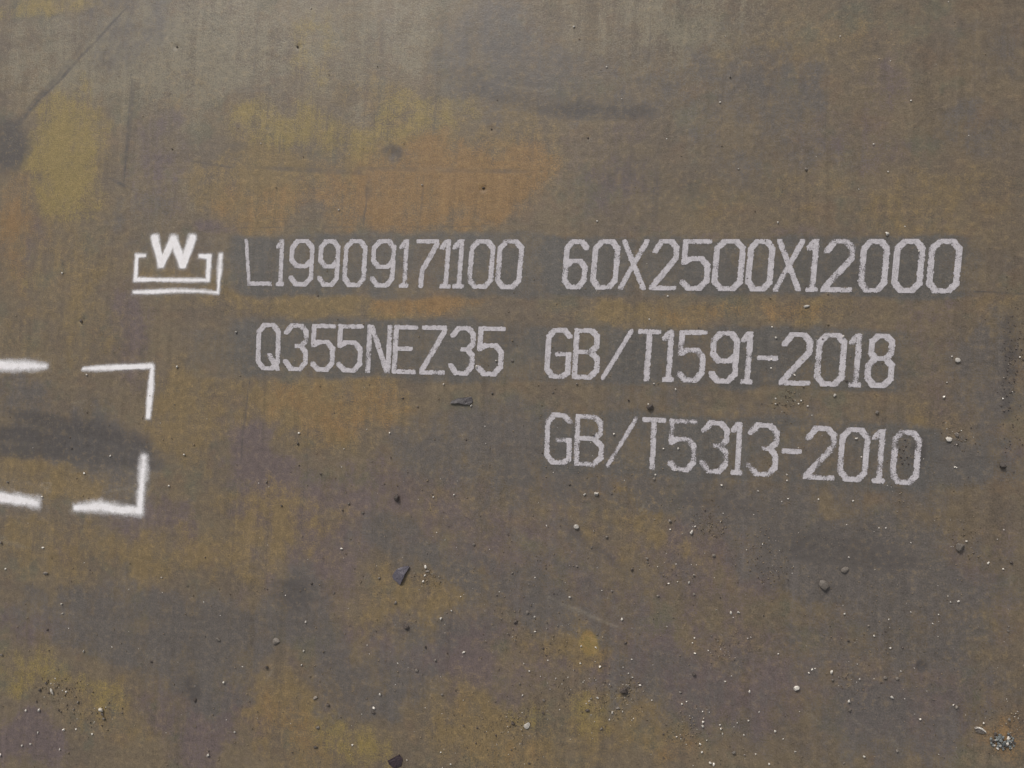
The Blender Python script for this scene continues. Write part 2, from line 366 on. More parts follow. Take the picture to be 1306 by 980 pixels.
def layer(kind, warp=1.0, soft=0.55):
    out = np.zeros(LY)
    for (px, py, rx, ry, a, amt) in S[kind]:
        c = P(px, py); sx, sy = np.linalg.norm(P(px + rx, py) - c), np.linalg.norm(P(px, py + ry) - c)
        ca, sa = math.cos(math.radians(-a)), math.sin(math.radians(-a))
        small = min(1.0, min(rx, ry) / 40.0) * warp
        ext = max(sx, sy) * 1.9 + 0.04
        w_ = window(c[0] - ext, c[0] + ext, c[1] - ext, c[1] + ext)
        dx = GX[w_] - c[0] + WX[w_] * small; dy = GY[w_] - c[1] + WY[w_] * small
        r = np.sqrt(((dx * ca + dy * sa) / sx) ** 2 + ((-dx * sa + dy * ca) / sy) ** 2) + EN[w_] * 0.5
        out[w_] = 1 - (1 - out[w_]) * (1 - (1 - sstep(1 - soft, 1 + soft * 0.7, r)) * amt)
    # beyond the photographed part the plate goes on with the same kind of blotches
    sd = {'ochre': 50, 'orange': 51, 'yellow': 52, 'gray': 53, 'purple': 54, 'pale': 55, 'dark': 56}[kind]
    gen = sstep(0.5, 0.72, fbm(GX, GY, 0.16, sd, 4)) * (0.7 if kind not in ('dark', 'orange') else 0.35)
    frac = 0.5 + 0.95 * fbm(GX, GY, 0.035, 70 + sd, 5) if kind != 'dark' else 0.7 + 0.5 * fbm(GX, GY, 0.03, 70 + sd, 4)
    return np.clip(out * frac, 0, 1) * INSIDE + gen * (1 - INSIDE)
def scratches(rows):
    out = np.zeros(LY)
    for (x0, y0, x1, y1, hw, amt) in rows:
        A, B = P(x0, y0), P(x1, y1); D = B - A; h_ = max(hw * mm((x0 + x1) / 2, (y0 + y1) / 2), 0.0008)
        w_ = window(min(A[0], B[0]) - .02, max(A[0], B[0]) + .02, min(A[1], B[1]) - .02, max(A[1], B[1]) + .02)
        X, Y = GX[w_] + WX[w_] * 0.10, GY[w_] + WY[w_] * 0.10
        t = np.clip(((X - A[0]) * D[0] + (Y - A[1]) * D[1]) / (D @ D), 0, 1)
        dd = np.hypot(X - A[0] - t * D[0], Y - A[1] - t * D[1]) / (h_ * (0.4 + 0.8 * np.sin(np.pi * np.clip(t, .06, .94))))
        out[w_] = np.maximum(out[w_], (1 - sstep(0.5, 1.7, dd)) * amt * (0.5 + fbm(X, Y, 0.01, 77, 2)))
    return out
def bands():
    """strips wiped clean before marking: straight sides, slightly uneven ends"""
    out = np.zeros(LY)
    for (x0, y0, x1, y1, hh, amt) in ((292, 338, 690, 338, 42, .68), (680, 338, 1240, 341, 41, 1.0), (296, 442, 662, 448, 40, .78), (640, 450, 1165, 462, 41, .85), (665, 560, 1200, 586, 45, .8), (245, 452, 320, 450, 34, .45), (1200, 345, 1306, 350, 34, .3), (1180, 580, 1320, 585, 34, .4)):
        A, B = P(x0, y0), P(x1, y1); D = (B - A) / np.linalg.norm(B - A); Ln = np.linalg.norm(B - A); h_ = hh * mm((x0 + x1) / 2, y0)
        w_ = window(A[0] - .06, B[0] + .06, min(A[1], B[1]) - .08, max(A[1], B[1]) + .08)
        X, Y = GX[w_], GY[w_]
        u = (X - A[0]) * D[0] + (Y - A[1]) * D[1]; v_ = -(X - A[0]) * D[1] + (Y - A[1]) * D[0]
        v_ = v_ + WY[w_] * 0.25; u = u + WX[w_] * 0.9
        f = (1 - sstep(h_ - 0.006, h_ + 0.003, np.abs(v_))) * sstep(-0.03, 0.03, u) * (1 - sstep(Ln - 0.03, Ln + 0.03, u))
        out[w_] = np.maximum(out[w_], f * amt * (0.25 + 1.2 * fbm(X, Y, 0.06, 44, 3)))
    return np.clip(out, 0, 1)
def pad(a): return np.concatenate([a.ravel(), np.zeros(nb)])
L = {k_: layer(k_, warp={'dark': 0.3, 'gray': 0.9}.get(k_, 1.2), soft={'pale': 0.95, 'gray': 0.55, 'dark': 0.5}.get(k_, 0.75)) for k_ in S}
L['dark'] = np.maximum(L['dark'], scratches(SCR['dark']))
BAND = bands(); PALESCR = scratches(SCR['pale'])
for k_ in ('ochre', 'orange', 'yellow', 'purple'): L[k_] = L[k_] * (1 - 0.7 * BAND)
_c = P(750, 821); _m = mm(750, 821)      # one fresh rust bloom, compact and bright
SPOT = 1 - sstep(0.55, 1.15, np.hypot((GX - _c[0] + WX * 0.12) / (14 * _m), (GY - _c[1] + WY * 0.12) / (20 * _m)))
L['yellow'] = np.maximum(L['yellow'], SPOT * 1.0)
for k_ in ('gray', 'purple', 'dark'): L[k_] = L[k_] * (1 - SPOT)
L['orange'] = np.maximum(L['orange'] * (1 - SPOT), SPOT * 0.42)
L = {k_: pad(a) for k_, a in L.items()}
def put(name, r, g, b):
    at = me.color_attributes.new(name, 'FLOAT_COLOR', 'POINT')
    at.data.foreach_set('color', np.stack([r, g, b, np.ones(len(verts))], 1).astype(np.float32).ravel())
put('stain_rust', L['ochre'], L['orange'], L['yellow'])
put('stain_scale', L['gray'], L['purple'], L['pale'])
put('stain_dark', L['dark'], pad(BAND), pad(PALESCR))
me.materials.append(M_PLATE)
plate = link(bpy.data.objects.new('steel_plate', me))
tag(plate, 'large rust-mottled grey steel plate covered in white stencilled lettering', 'steel plate')

# ------------------------------------------------------------------ paint films
def film(name, x, y, keep, cover, mat, lift):
    """cells of a grid (x, y arrays of corner points (n+1, m+1)) that hold paint -> one mesh lying on the plate"""
    n, m = keep.shape
    lab = np.full(keep.shape, -1, int); best, bl, cur = 0, -1, 0
    for s0 in zip(*np.nonzero(keep)):                       # keep the largest connected patch
        if lab[s0] >= 0: continue
        stack = [s0]; lab[s0] = cur; cnt = 0
        while stack:
            i, j = stack.pop(); cnt += 1
            for a, b in ((i + 1, j), (i - 1, j), (i, j + 1), (i, j - 1)):
                if 0 <= a < n and 0 <= b < m and keep[a, b] and lab[a, b] < 0:
                    lab[a, b] = cur; stack.append((a, b))
        if cnt > best: best, bl = cnt, cur
        cur += 1
    keep = lab == bl
    idx = np.arange((n + 1) * (m + 1)).reshape(n + 1, m + 1)
    q = np.stack([idx[:-1, :-1], idx[1:, :-1], idx[1:, 1:], idx[:-1, 1:]], -1)[keep]
    used, inv = np.unique(q, return_inverse=True)
    q = inv.reshape(-1, 4)
    X, Y = x.ravel()[used], y.ravel()[used]
    o = np.array([X.mean(), Y.mean(), 0.0])
    Z = surf(X, Y) + lift
    co = np.stack([X, Y, Z], 1) - o
    e1, e2 = co[q[0, 1]] - co[q[0, 0]], co[q[0, 3]] - co[q[0, 0]]
    if np.cross(e1, e2)[2] < 0: q = q[:, ::-1]
    msh = bpy.data.meshes.new(name)
    msh.vertices.add(len(co)); msh.vertices.foreach_set('co', co.astype(np.float32).ravel())
    msh.loops.add(q.size); msh.loops.foreach_set('vertex_index', q.astype(np.int32).ravel())
    msh.polygons.add(len(q)); msh.polygons.foreach_set('loop_start', (np.arange(len(q)) * 4).astype(np.int32))
    msh.update(calc_edges=True)
    at = msh.color_attributes.new('cover', 'FLOAT_COLOR', 'POINT')
    cv = cover.ravel()[used]
    at.data.foreach_set('color', np.stack([cv, cv, cv, np.ones(len(cv))], 1).astype(np.float32).ravel())
    msh.materials.append(mat)
    ob = bpy.data.objects.new(name, msh); ob.location = o
    return link(ob, plate)

def surf(X, Y):
    """height of the plate's mesh itself (bilinear between its grid points)"""
    u = np.clip((X - fx[0]) / STEP, 0, len(fx) - 1.001); v = np.clip((Y - fy[0]) / STEP, 0, len(fy) - 1.001)
    i, j = u.astype(int), v.astype(int); fu, fv = u - i, v - j
    Zf = GZ[len(ox0):len(ox0) + len(fx), len(oy0):len(oy0) + len(fy)]
    return (Zf[i, j] * (1 - fu) * (1 - fv) + Zf[i + 1, j] * fu * (1 - fv) + Zf[i, j + 1] * (1 - fu) * fv + Zf[i + 1, j + 1] * fu * fv)
def sz(x, y): return float(surf(np.array([x]), np.array([y]))[0])

c, d = 0.27, 0.15
OCT = [(c, 0), (1 - c, 0), (1, d), (1, 1 - d), (1 - c, 1), (c, 1), (0, 1 - d), (0, d), (c, 0)]
G = {
 '0': [OCT],
 '1': [[(-0.15, .87), (.45, .985), (.75, 1), (.75, 0)], [(0.2, 0), (1.15, 0)]],
 '2': [[(0, .80), (c, 1), (1 - c, 1), (1, .86), (1, .64), (0, .03), (0, 0), (1, 0)]],
 '3': [[(0, .84), (c, 1), (1 - c, 1), (1, .86), (1, .66), (.78, .53), (.55, .53)], [(.78, .53), (1, .39), (1, d), (1 - c, 0), (c, 0), (0, .17)]],
 '5': [[(1, 1), (0, 1), (0, .55), (.26, .63), (.72, .63), (1, .48), (1, .16), (1 - c, 0), (c, 0), (0, .13)]],
 '6': [[(1, .86), (1 - c, 1), (c, 1), (0, 1 - d), (0, d), (c, 0), (1 - c, 0), (1, d), (1, .43), (1 - c, .57), (c, .57), (0, .44)]],
 '7': [[(0, 1), (1, 1), (1, .92), (.30, .34), (.27, 0)]],
 '8': [[(c, .54), (.07, .66), (.07, .88), (c + .05, 1), (1 - c - .05, 1), (.93, .88), (.93, .66), (1 - c, .54), (c, .54), (0, .40), (0, d), (c, 0), (1 - c, 0), (1, d), (1, .40), (1 - c, .54)]],
 '9': [[(1, .56), (1 - c, .42), (c, .42), (0, .56), (0, 1 - d), (c, 1), (1 - c, 1), (1, 1 - d), (1, d), (1 - c, 0), (c, 0), (0, d)]],
 'L': [[(0, 1), (0, 0), (1, 0)]],
 'Q': [OCT, [(.58, .30), (1, -.01)]],
 'N': [[(0, 0), (0, 1), (.10, 1), (.94, 0), (1, 0), (1, 1)]],
 'E': [[(1, 1), (0, 1), (0, 0), (1, 0)], [(0, .52), (.78, .52)]],
 'Z': [[(0, 1), (1, 1), (1, .92), (0, .06), (0, 0), (1, 0)]],
 'X': [[(0, 0), (1, 1)], [(0, 1), (1, 0)]],
 'G': [[(1, .87), (1 - c, 1), (c, 1), (0, 1 - d), (0, d), (c, 0), (.74, 0), (1, .08), (1, .48), (.48, .48)]],
 'B': [[(0, 0), (0, 1), (.68, 1), (.94, .88), (.94, .66), (.68, .54), (0, .54)], [(.68, .54), (1, .40), (1, d), (.70, 0), (0, 0)]],
 '/': [[(0, 0), (1, 1)]],
 'T': [[(0, 1), (1, 1)], [(.5, 1), (.5, 0)]],
 '-': [[(0, .5), (1, .5)]],
}
CELL = 0.00062
def seg_dist(x, y, pts, ky):
    best = np.full(x.shape, 9.0)
    for (ax, ay), (bx, by) in zip(pts[:-1], pts[1:]):
        ax_, ay_, bx_, by_ = ax, ay * ky, bx, by * ky
        dx, dy = bx_ - ax_, by_ - ay_; L2 = dx * dx + dy * dy + 1e-12
        t = np.clip(((x - ax_) * dx + (y * ky - ay_) * dy) / L2, 0, 1)
        best = np.minimum(best, (np.abs(x - ax_ - t * dx) ** 4 + np.abs(y * ky - ay_ - t * dy) ** 4) ** 0.25)   # squarish nib
    return best

# every character: its own box in the photograph (left, right at mid height), top and foot lines of its row
def line(p, q): return lambda x: p[1] + (q[1] - p[1]) * (x - p[0]) / (q[0] - p[0])
R1A = dict(nib=0.94, z=(300, 290, 3.437), top=line((316, 305.2), (649, 305.5)), foot=line((316, 364.6), (643, 369.0)), lean=line((350, 0.045), (640, 0.085)),
    ch=[('L', 46, 156), ('1', 178, 217), ('9', 236, 346), ('9', 362, 460), ('0', 472, 578), ('9', 594, 704), ('1', 718, 764), ('7', 786, 890), ('1', 896, 948), ('1', 951, 1007), ('0', 1021, 1137), ('0', 1144, 1262)],
    what='heat number')
R1B = dict(z=(700, 290, 2.4185), top=line((739, 305.5), (1210, 304.8)), foot=line((731, 369.2), (1202, 374.3)), lean=line((730, 0.085), (1200, 0.09)),
    ch=[('6', 43, 122), ('0', 131, 218), ('X', 219, 305), ('2', 315, 400), ('5', 407, 500), ('0', 505, 604), ('0', 609, 695), ('X', 697, 785), ('1', 793, 834), ('2', 844, 942), ('0', 957, 1049), ('0', 1060, 1158), ('0', 1167, 1272)],
    what='size line')
R2A = dict(z=(310, 400, 3.7314), top=line((342, 412.3), (629, 416.8)), foot=line((338, 472.3), (622, 480.0)), lean=line((340, 0.03), (620, 0.07)),
    ch=[('Q', 62, 180), ('3', 192, 312), ('5', 322, 440), ('5', 447, 572), ('N', 586, 708), ('E', 712, 830), ('Z', 845, 967), ('3', 980, 1106), ('5', 1112, 1244)],
    what='grade line')
R2B = dict(z=(680, 400, 2.7208), top=line((716, 418.5), (1128, 425.9)), foot=line((711, 483.2), (1121, 494.9)), lean=line((711, 0.06), (1121, 0.085)),
    ch=[('G', 41, 134), ('B', 137, 234), ('/', 240, 343), ('T', 358, 440), ('1', 446, 491), ('5', 501, 600), ('9', 612, 715), ('1', 719, 765), ('-', 775, 852), ('2', 858, 968), ('0', 978, 1087), ('1', 1095, 1143), ('8', 1153, 1258)],
    what='middle line')
R3 = dict(nib=0.94, fill=0.44, z=(680, 515, 2.5608), top=line((713, 527.0), (1156, 548.8)), foot=line((711, 592.8), (1149, 618.2)), lean=line((711, 0.03), (1149, 0.085)),
    ch=[('G', 37, 128), ('B', 134, 233), ('/', 240, 340), ('T', 352, 432), ('5', 440, 536), ('3', 545, 640), ('1', 644, 686), ('3', 697, 803), ('-', 811, 878), ('2', 886, 990), ('0', 996, 1098), ('1', 1106, 1152), ('0', 1168, 1266)],
    what='lowest line')
ORD = ['first', 'second', 'third', 'fourth', 'fifth', 'sixth', 'seventh', 'eighth', 'ninth', 'tenth', 'eleventh', 'twelfth', 'thirteenth']
ANCHORS = []          # (photo x, photo y, phrase) findable things, for wording
kk = 0
for R in (R1A, R1B, R2A, R2B, R3):
    ox, oy, zs = R['z']
    for i, (ch, za, zb) in enumerate(R['ch']):
        kk += 1
        a, b = ox + za / zs, ox + zb / zs
        mx = (a + b) / 2
        tp, ft = R['top'](mx), R['foot'](mx)
        lean = R['lean'](mx) if ch != 'L' else -0.06
        half = (ft - tp) / 2 * lean
        # box corners on the plate
        def Q(x, y):
            """photo x measured at mid height of the row, y between top and foot"""
            t_ = R['top'](x); f_ = R['foot'](x)
            return P(x + (0.5 - y) * -2 * half, f_ + (t_ - f_) * y)
        a2, b2 = a + 0.4, b - 0.4
        p00, p10, p01 = Q(a2, 0), Q(b2, 0), Q(a2, 1)
        U, V = p10 - p00, p01 - p00
        w, h = np.linalg.norm(U), np.linalg.norm(V)
        thin = ch == '/' or (ch == 'L')
        hx = {'/': 0.0018, 'L': 0.0022, 'X': 0.0024, '1': 0.0026}.get(ch, 0.00272) * R.get('nib', 1.0)
        hy = 0.00228
        ky = hx / hy
        n, m = int((w + 0.004) / CELL), int((h + 0.004) / CELL)
        gu = (np.arange(n + 1) * CELL - 0.002); gv = (np.arange(m + 1) * CELL - 0.002)
        UU, VV = np.meshgrid(gu, gv, indexing='ij')
        cu, cv = UU[:-1, :-1] + CELL / 2, VV[:-1, :-1] + CELL / 2
        def sd(x, y, extra):
            dmin = np.full(x.shape, 9.0)
            for pts in G[ch]:
                pp = [(hx + u * (w - 2 * hx), hy + v * (h - 2 * hy)) for u, v in pts]
                dmin = np.minimum(dmin, seg_dist(x, y, pp, ky))
            return dmin - hx + extra
        # the marker lays the paint in fine dots: row-wise jitter at the edges, a few lost dots
        rowj = np.floor(cv / 0.0017)
        jit = (vnoise(rowj * 3.1 + 0.5, np.floor(cu / 0.0030) + 0.5, 1.0, 3 + kk) - 0.5) * 0.0007
        jit += (vnoise(cu, cv, 0.0022, 17 + kk) - 0.5) * 0.0005
        inside = sd(cu, cv, jit) < 0
        chip = vnoise(cu, cv, 0.0028, 29 + kk) > 0.965
        inside &= ~chip
        dist = sd(UU, VV, 0.0)
        cover = np.clip(R.get('fill', 0.56) - dist / hx * 0.22 + (fbm(UU, VV, 0.012, 5 + kk, 2) - 0.5) * 0.7 + (vnoise(UU, VV, 0.09, 7 + kk % 5) - 0.5) * 0.25, 0, 1)
        e1, e2 = U / w, V / h
        XX = p00[0] + UU * e1[0] + VV * e2[0]; YY = p00[1] + UU * e1[1] + VV * e2[1]
        nm = 'painted_digit' if ch.isdigit() else ('painted_letter' if ch.isalpha() else ('painted_slash' if ch == '/' else 'painted_dash'))
        ob = film(nm, XX, YY, inside, cover, M_TEXT, 0.00022)
        word = {'painted_digit': 'digit ' + ch, 'painted_letter': 'letter ' + ch, 'painted_slash': 'slash', 'painted_dash': 'dash'}[nm]
        ob['label'] = 'white stencilled %s, %s character of the %s' % (word, ORD[i], R['what'])
        ANCHORS.append((mx, (tp + ft) / 2, 'the %s character of the %s' % (ORD[i], R['what'])))

# sprayed emblem and dashed frame
def spray(name, label, strokes, soft, gain=1.0):
    """strokes: [(points in photo px, half width px)] -> soft-edged paint film"""
    pts = [(P(*p), (max(hw) if isinstance(hw, tuple) else hw) * mm(*p)) for s_, hw in strokes for p in s_]
    xs = [p[0] for p, _ in pts]; ys = [p[1] for p, _ in pts]
    pad = max(h_ for _, h_ in pts) + 0.004 + 0.002 * soft
    cell = 0.0009
    n, m = int((max(xs) - min(xs) + 2 * pad) / cell), int((max(ys) - min(ys) + 2 * pad) / cell)
    UU, VV = np.meshgrid(min(xs) - pad + np.arange(n + 1) * cell, min(ys) - pad + np.arange(m + 1) * cell, indexing='ij')
    f = np.full(UU.shape, -9.0)
    for s_, hw in strokes:
        for k_, (p, q) in enumerate(zip(s_[:-1], s_[1:])):
            A, B = P(*p), P(*q); D = B - A; L2 = D @ D
            t = np.clip(((UU - A[0]) * D[0] + (VV - A[1]) * D[1]) / L2, 0, 1)
            dd = (np.abs(UU - A[0] - t * D[0]) ** 3.5 + np.abs(VV - A[1] - t * D[1]) ** 3.5) ** (1 / 3.5)
            h_ = hw * mm(*p) if not isinstance(hw, tuple) else (hw[k_] + (hw[k_ + 1] - hw[k_]) * t) * mm(*p)
            f = np.maximum(f, (h_ - dd) / 0.001)        # millimetres inside the edge
    wob = (fbm(UU, VV, 0.02, 61, 3) - 0.5)
    sft = soft * (1 + 2.2 * wob) * (0.7 + 0.8 * vnoise(UU, VV, 0.03, 33))
    cov = sstep(-1.0, 1.0, (f + wob * 0.8) / np.maximum(sft, 0.25)) * gain * (1 + 0.9 * np.minimum(wob + 0.08, 0)) * (1 - 0.15 * vnoise(UU, VV, 0.035, 14))
    cov += 0.22 * np.exp(-np.maximum(-f, 0) / (1.2 + soft)) * (soft > 0.9)
    cov = np.clip(cov, 0, 1)
    keep = (cov[:-1, :-1] + cov[1:, 1:]) / 2 > 0.05
    ob = film(name, UU, VV, keep, cov, M_SPRAY, 0.0003)
    ob['label'] = label
    return ob
spray('emblem_letter', 'bold white sprayed letter W of the emblem', [([(197.5, 304.5), (206, 337.5), (221.5, 305)], (4.4, 4.1, 4.1)), ([(221.5, 305), (233.5, 338), (245.5, 304.5)], (4.1, 4.5, 4.5))], 2.0)
spray('emblem_tray', 'white sprayed open box below the letter W', [([(185, 326.5), (175, 326.5), (173, 357), (215, 357.3), (265, 357.5)], (1.6, 1.9, 2.1, 2.0, 1.5)), ([(265, 357), (267, 327.5), (255.5, 327)], (2.4, 2.8, 2.2))], 1.7)
spray('emblem_corner', 'white sprayed angle line around the emblem box', [([(171, 373), (195, 372.4), (232, 371)], (1.2, 2.4, 1.4)), ([(230, 371.2), (256, 371.8), (278, 373.4)], (1.4, 1.0, 1.0)), ([(278, 373), (280, 350), (281.5, 326)], (1.0, 1.8, 2.0))], 2.0)
spray('frame_corner', 'crisp upper corner of the white dashed frame', [([(106, 470.5), (125, 469.8), (150, 468.8), (193, 467)], (0.8, 2.2, 2.8, 2.4)), ([(194.5, 468), (192, 500), (189, 531)], (1.8, 3.1, 2.6))], 1.7)
spray('frame_corner', 'blurry lower corner of the white dashed frame', [([(183.5, 584), (181, 620), (178.5, 648)], (2.2, 3.2, 3.2)), ([(178, 651), (155, 651), (128, 646), (97, 648)], (3.8, 3.9, 4.6, 3.0))], 5.0)
spray('frame_dash', 'upper white dash of the frame at the photo edge', [([(-38, 468), (-5, 466), (35, 466.5), (58, 467.5)], (3.0, 4.6, 3.8, 1.6))], 4.0)
spray('frame_dash', 'lower white dash of the frame at the photo edge', [([(-40, 630), (0, 634), (25, 638), (46, 641.5)], (3.0, 4.8, 4.4, 3.0))], 5.5)

# ------------------------------------------------------------------ loose debris on the plate
def rock_mesh(name, seed, sub, squash, angular, mat, smooth=False):
    r = random.Random(seed)
    bm = bmesh.new(); bmesh.ops.create_icosphere(bm, subdivisions=sub, radius=0.5)
    planes = []
    for _ in range(angular):
        v = Vector((r.gauss(0, 1), r.gauss(0, 1), r.gauss(0, 1))).normalized(); planes.append((v, r.uniform(0.22, 0.40)))
    for v in bm.verts:
        for nrm, dd in planes:                       # cut facets
            s_ = v.co.dot(nrm)
            if s_ > dd: v.co -= nrm * (s_ - dd)
        v.co *= 1 + r.uniform(-0.07, 0.07)
        v.co.z *= squash
    lo = min(v.co.z for v in bm.verts)
    for v in bm.verts: v.co.z -= lo
    msh = bpy.data.meshes.new(name); bm.to_mesh(msh); bm.free()
    for p in msh.polygons: p.use_smooth = smooth
    msh.materials.append(mat)
    return msh
GRAIN = {'b': [rock_mesh('pale_grain', 100 + i, 1, 0.9, 6, M_PALE) for i in range(8)],
         'g': [rock_mesh('grey_grain', 200 + i, 1, 0.8, 7, M_GREY) for i in range(8)],
         'd': [rock_mesh('dark_grain', 300 + i, 1, 0.7, 7, M_DARKG) for i in range(8)]}
TALL = 0.00025
def place(o, px, py, size_px, zrot, stretch=1.0, sink=0.12, tall=1.0):
    p = P(px, py); s_ = size_px * mm(px, py)
    o.location = (p[0], p[1], sz(p[0], p[1]) - sink * s_ * 0.5)
    o.rotation_euler = (0, 0, zrot)
    o.scale = (s_ * stretch, s_, s_ * tall)
    return link(o)

# --- the larger pieces, one by one
def stone(px, py, size, label, mat, name='stone', seed=1, squash=0.6, angular=6, zrot=0.0, stretch=1.0, sub=2, cat='stone', short=None):
    o = bpy.data.objects.new(name, rock_mesh(name, seed, sub, squash, angular, mat))
    place(o, px, py, size * (0.92 if mat is M_PALE else 1.15), zrot, stretch, tall=0.9)
    tag(o, label, cat, 'larger pieces of debris lying on the plate')
    if short: ANCHORS.append((px, py, 'the ' + short))
    return o
def slab(name, label, outline, zo, tops, mat, cat='flake', short=None):
    """a chip of scale: outline in zoomed photo px (zo = origin x, y, zoom), tops = height in mm of each rim point, mid = crown"""
    ox, oy, zs = zo
    pts = [P(ox + x / zs, oy + y / zs) for x, y in outline]
    cx, cy = np.mean([p[0] for p in pts]), np.mean([p[1] for p in pts])
    z0 = sz(cx, cy) + 0.0001
    bm = bmesh.new(); n = len(pts)
    low = [bm.verts.new((p[0] - cx, p[1] - cy, max(tops[i][0] * 0.001, 0))) for i, p in enumerate(pts)]
    up = [bm.verts.new((p[0] - cx, p[1] - cy, (tops[i][0] + tops[i][1]) * 0.001)) for i, p in enumerate(pts)]
    inn = [bm.verts.new(((p[0] - cx) * 0.5, (p[1] - cy) * 0.5, (tops[i][0] * 0.7 + tops[i][1] + tops[i][2]) * 0.001)) for i, p in enumerate(pts)]
    for i in range(n):
        j = (i + 1) % n
        bm.faces.new((low[i], low[j], up[j], up[i])); bm.faces.new((up[i], up[j], inn[j], inn[i]))
    bm.faces.new(inn); bm.faces.new(low[::-1])
    bmesh.ops.triangulate(bm, faces=bm.faces[:]); bmesh.ops.subdivide_edges(bm, edges=bm.edges[:], cuts=1, use_grid_fill=True)
    rj = random.Random(len(label))
    for v in bm.verts:
        v.co.x += rj.uniform(-.00035, .00035); v.co.y += rj.uniform(-.00035, .00035)
        if v.co.z > 0.0002: v.co.z += rj.uniform(-.0002, .0002)
    bmesh.ops.recalc_face_normals(bm, faces=bm.faces)
    msh = bpy.data.meshes.new(name); bm.to_mesh(msh); bm.free(); msh.materials.append(mat)
    o = bpy.data.objects.new(name, msh); o.location = (cx, cy, z0); link(o)
    tag(o, label, cat, 'larger pieces of debris lying on the plate')
    q = np.mean(np.array(outline), 0)
    ANCHORS.append((ox + q[0] / zs, oy + q[1] / zs, 'the ' + short))
    return o
slab('slag_flake', 'pointed blue-grey flake lying below the grade line', [(400, 440), (470, 340), (590, 300), (665, 283), (684, 300), (615, 430), (560, 545), (530, 600), (420, 505)], (470, 700, 13.06),
     [(0, .5, .6), (0, .8, .7), (0, 1.5, .6), (0, 1.8, .2), (0, 2.0, .2), (0, 2.8, .2), (0, 2.8, .2), (0, 1.2, .6), (0, .6, .6)], M_FLAKE, short='pointed blue-grey flake')
slab('slag_flake', 'flat dark brown flake at the bottom edge', [(192, 525), (280, 480), (380, 425), (432, 480), (440, 530), (415, 610), (330, 652), (270, 632), (215, 590)], (480, 930, 13.06),
     [(0, .6, .3)] * 9, M_BROWNF, short='flat dark brown flake')
slab('scale_chip', 'thin curled dark scale chip below the grade line', [(392, 408), (430, 350), (560, 300), (700, 285), (840, 270), (872, 370), (800, 432), (690, 425), (560, 398), (470, 400)], (550, 490, 16.325),
     [(.8, .4, .2), (0, .3, .2), (0, .3, .2), (0, .3, .2), (0, .4, .2), (.3, .4, .1), (.8, .4, .1), (1.5, .3, .1), (1.9, .3, .1), (1.6, .3, .1)], M_CHIP, short='curled dark scale chip')
slab('scale_chip', 'curved reddish chip with a bright rim', [(478, 312), (500, 285), (560, 295), (645, 350), (662, 392), (590, 398), (505, 370)], (1206, 905, 13.06),
     [(0, 1.2, .3), (0, 2.4, -.6), (0, 2.8, -.8), (0, 2.6, -.8), (0, 1.4, .0), (0, .9, .2), (0, .9, .2)], M_GREY, short='curved bright-rimmed chip')
chip = [o for o in COL.objects if o.get('label', '').startswith('curved reddish chip')][0]
bm = bmesh.new(); ring = []
for (x, y, r_) in ((480, 308, .25), (502, 288, .5), (545, 290, .75), (595, 315, .75), (645, 352, .5), (660, 378, .2)):
    p = P(1206 + x / 13.06, 905 + y / 13.06); r_ *= 0.001
    ring.append([bm.verts.new((p[0] - chip.location.x + r_ * math.cos(a_) * 0.5, p[1] - chip.location.y + r_ * math.cos(a_), 0.0024 + r_ * math.sin(a_))) for a_ in [q_ * math.pi / 3 for q_ in range(6)]])
for A_, B_ in zip(ring[:-1], ring[1:]):
    for q_ in range(6): bm.faces.new((A_[q_], A_[(q_ + 1) % 6], B_[(q_ + 1) % 6], B_[q_]))
bm.faces.new(ring[0][::-1]); bm.faces.new(ring[-1]); bmesh.ops.recalc_face_normals(bm, faces=bm.faces)
msh = bpy.data.meshes.new('rim'); bm.to_mesh(msh); bm.free(); msh.materials.append(M_PALE)
link(bpy.data.objects.new('rim', msh), chip)
stone(1050, 747, 13.5, 'rounded grey pebble in the grey lower right', M_GREY, 'pebble', 35, 0.42, 3, 0.6, 0.9, short='rounded grey pebble')
stone(1077.5, 727, 8, 'small low grey pebble up right of the rounded one', M_GREY, 'pebble', 6, 0.45, 5, 0.2, 1.3)
stone(1224, 697, 13, 'angular pale brown stone in the lower right', M_GREY, 'stone', 7, 0.6, 8, -0.5, 0.8, short='angular brown stone')
stone(1210, 560, 8.5, 'angular white stone right of the lowest text line', M_PALE, 'stone', 8, 0.7, 8, 0.2, 1.1, short='angular white stone')
stone(1220.5, 555, 6.5, 'grey stone touching the angular white stone', M_GREY, 'stone', 9, 0.7, 6, 0.9, 0.8)
stone(1278, 593, 10, 'dark crumb near the right edge of the photo', M_DARKG, 'crumb', 10, 0.75, 8, 0.4, 0.9, short='dark crumb near the right edge')
stone(505.5, 635, 10, 'dark stone below the grade line', M_DARKG, 'stone', 11, 0.75, 6, 0.1, 0.95)
stone(1131, 299, 7.5, 'bright white stone above the size line', M_PALE, 'stone', 12, 0.7, 6, 0.5, 0.9)
stone(1015, 877.5, 9, 'bright white stone in the lower right', M_PALE, 'stone', 13, 0.8, 5, 0.5, 1.1, short='white stone in the lower right')
stone(735.2, 671.5, 7.5, 'bright white stone below the lowest line', M_PALE, 'stone', 14, 0.8, 4, 0.1, 1.1, short='white stone below the lowest line')
stone(672.5, 925.5, 9, 'long bright sliver near the bottom', M_PALE, 'sliver', 15, 0.35, 5, 0.5, 1.25, short='long bright sliver')
stone(795, 880, 9.5, 'dark crumb cluster piece at lower centre', M_DARKG, 'crumb', 16, 0.7, 9, 0.7, 1.2)
stone(1028.5, 391, 3.8, 'short white rod between the size and standard lines', M_PALE, 'rod', 17, 0.9, 2, 0.22, 2.4)
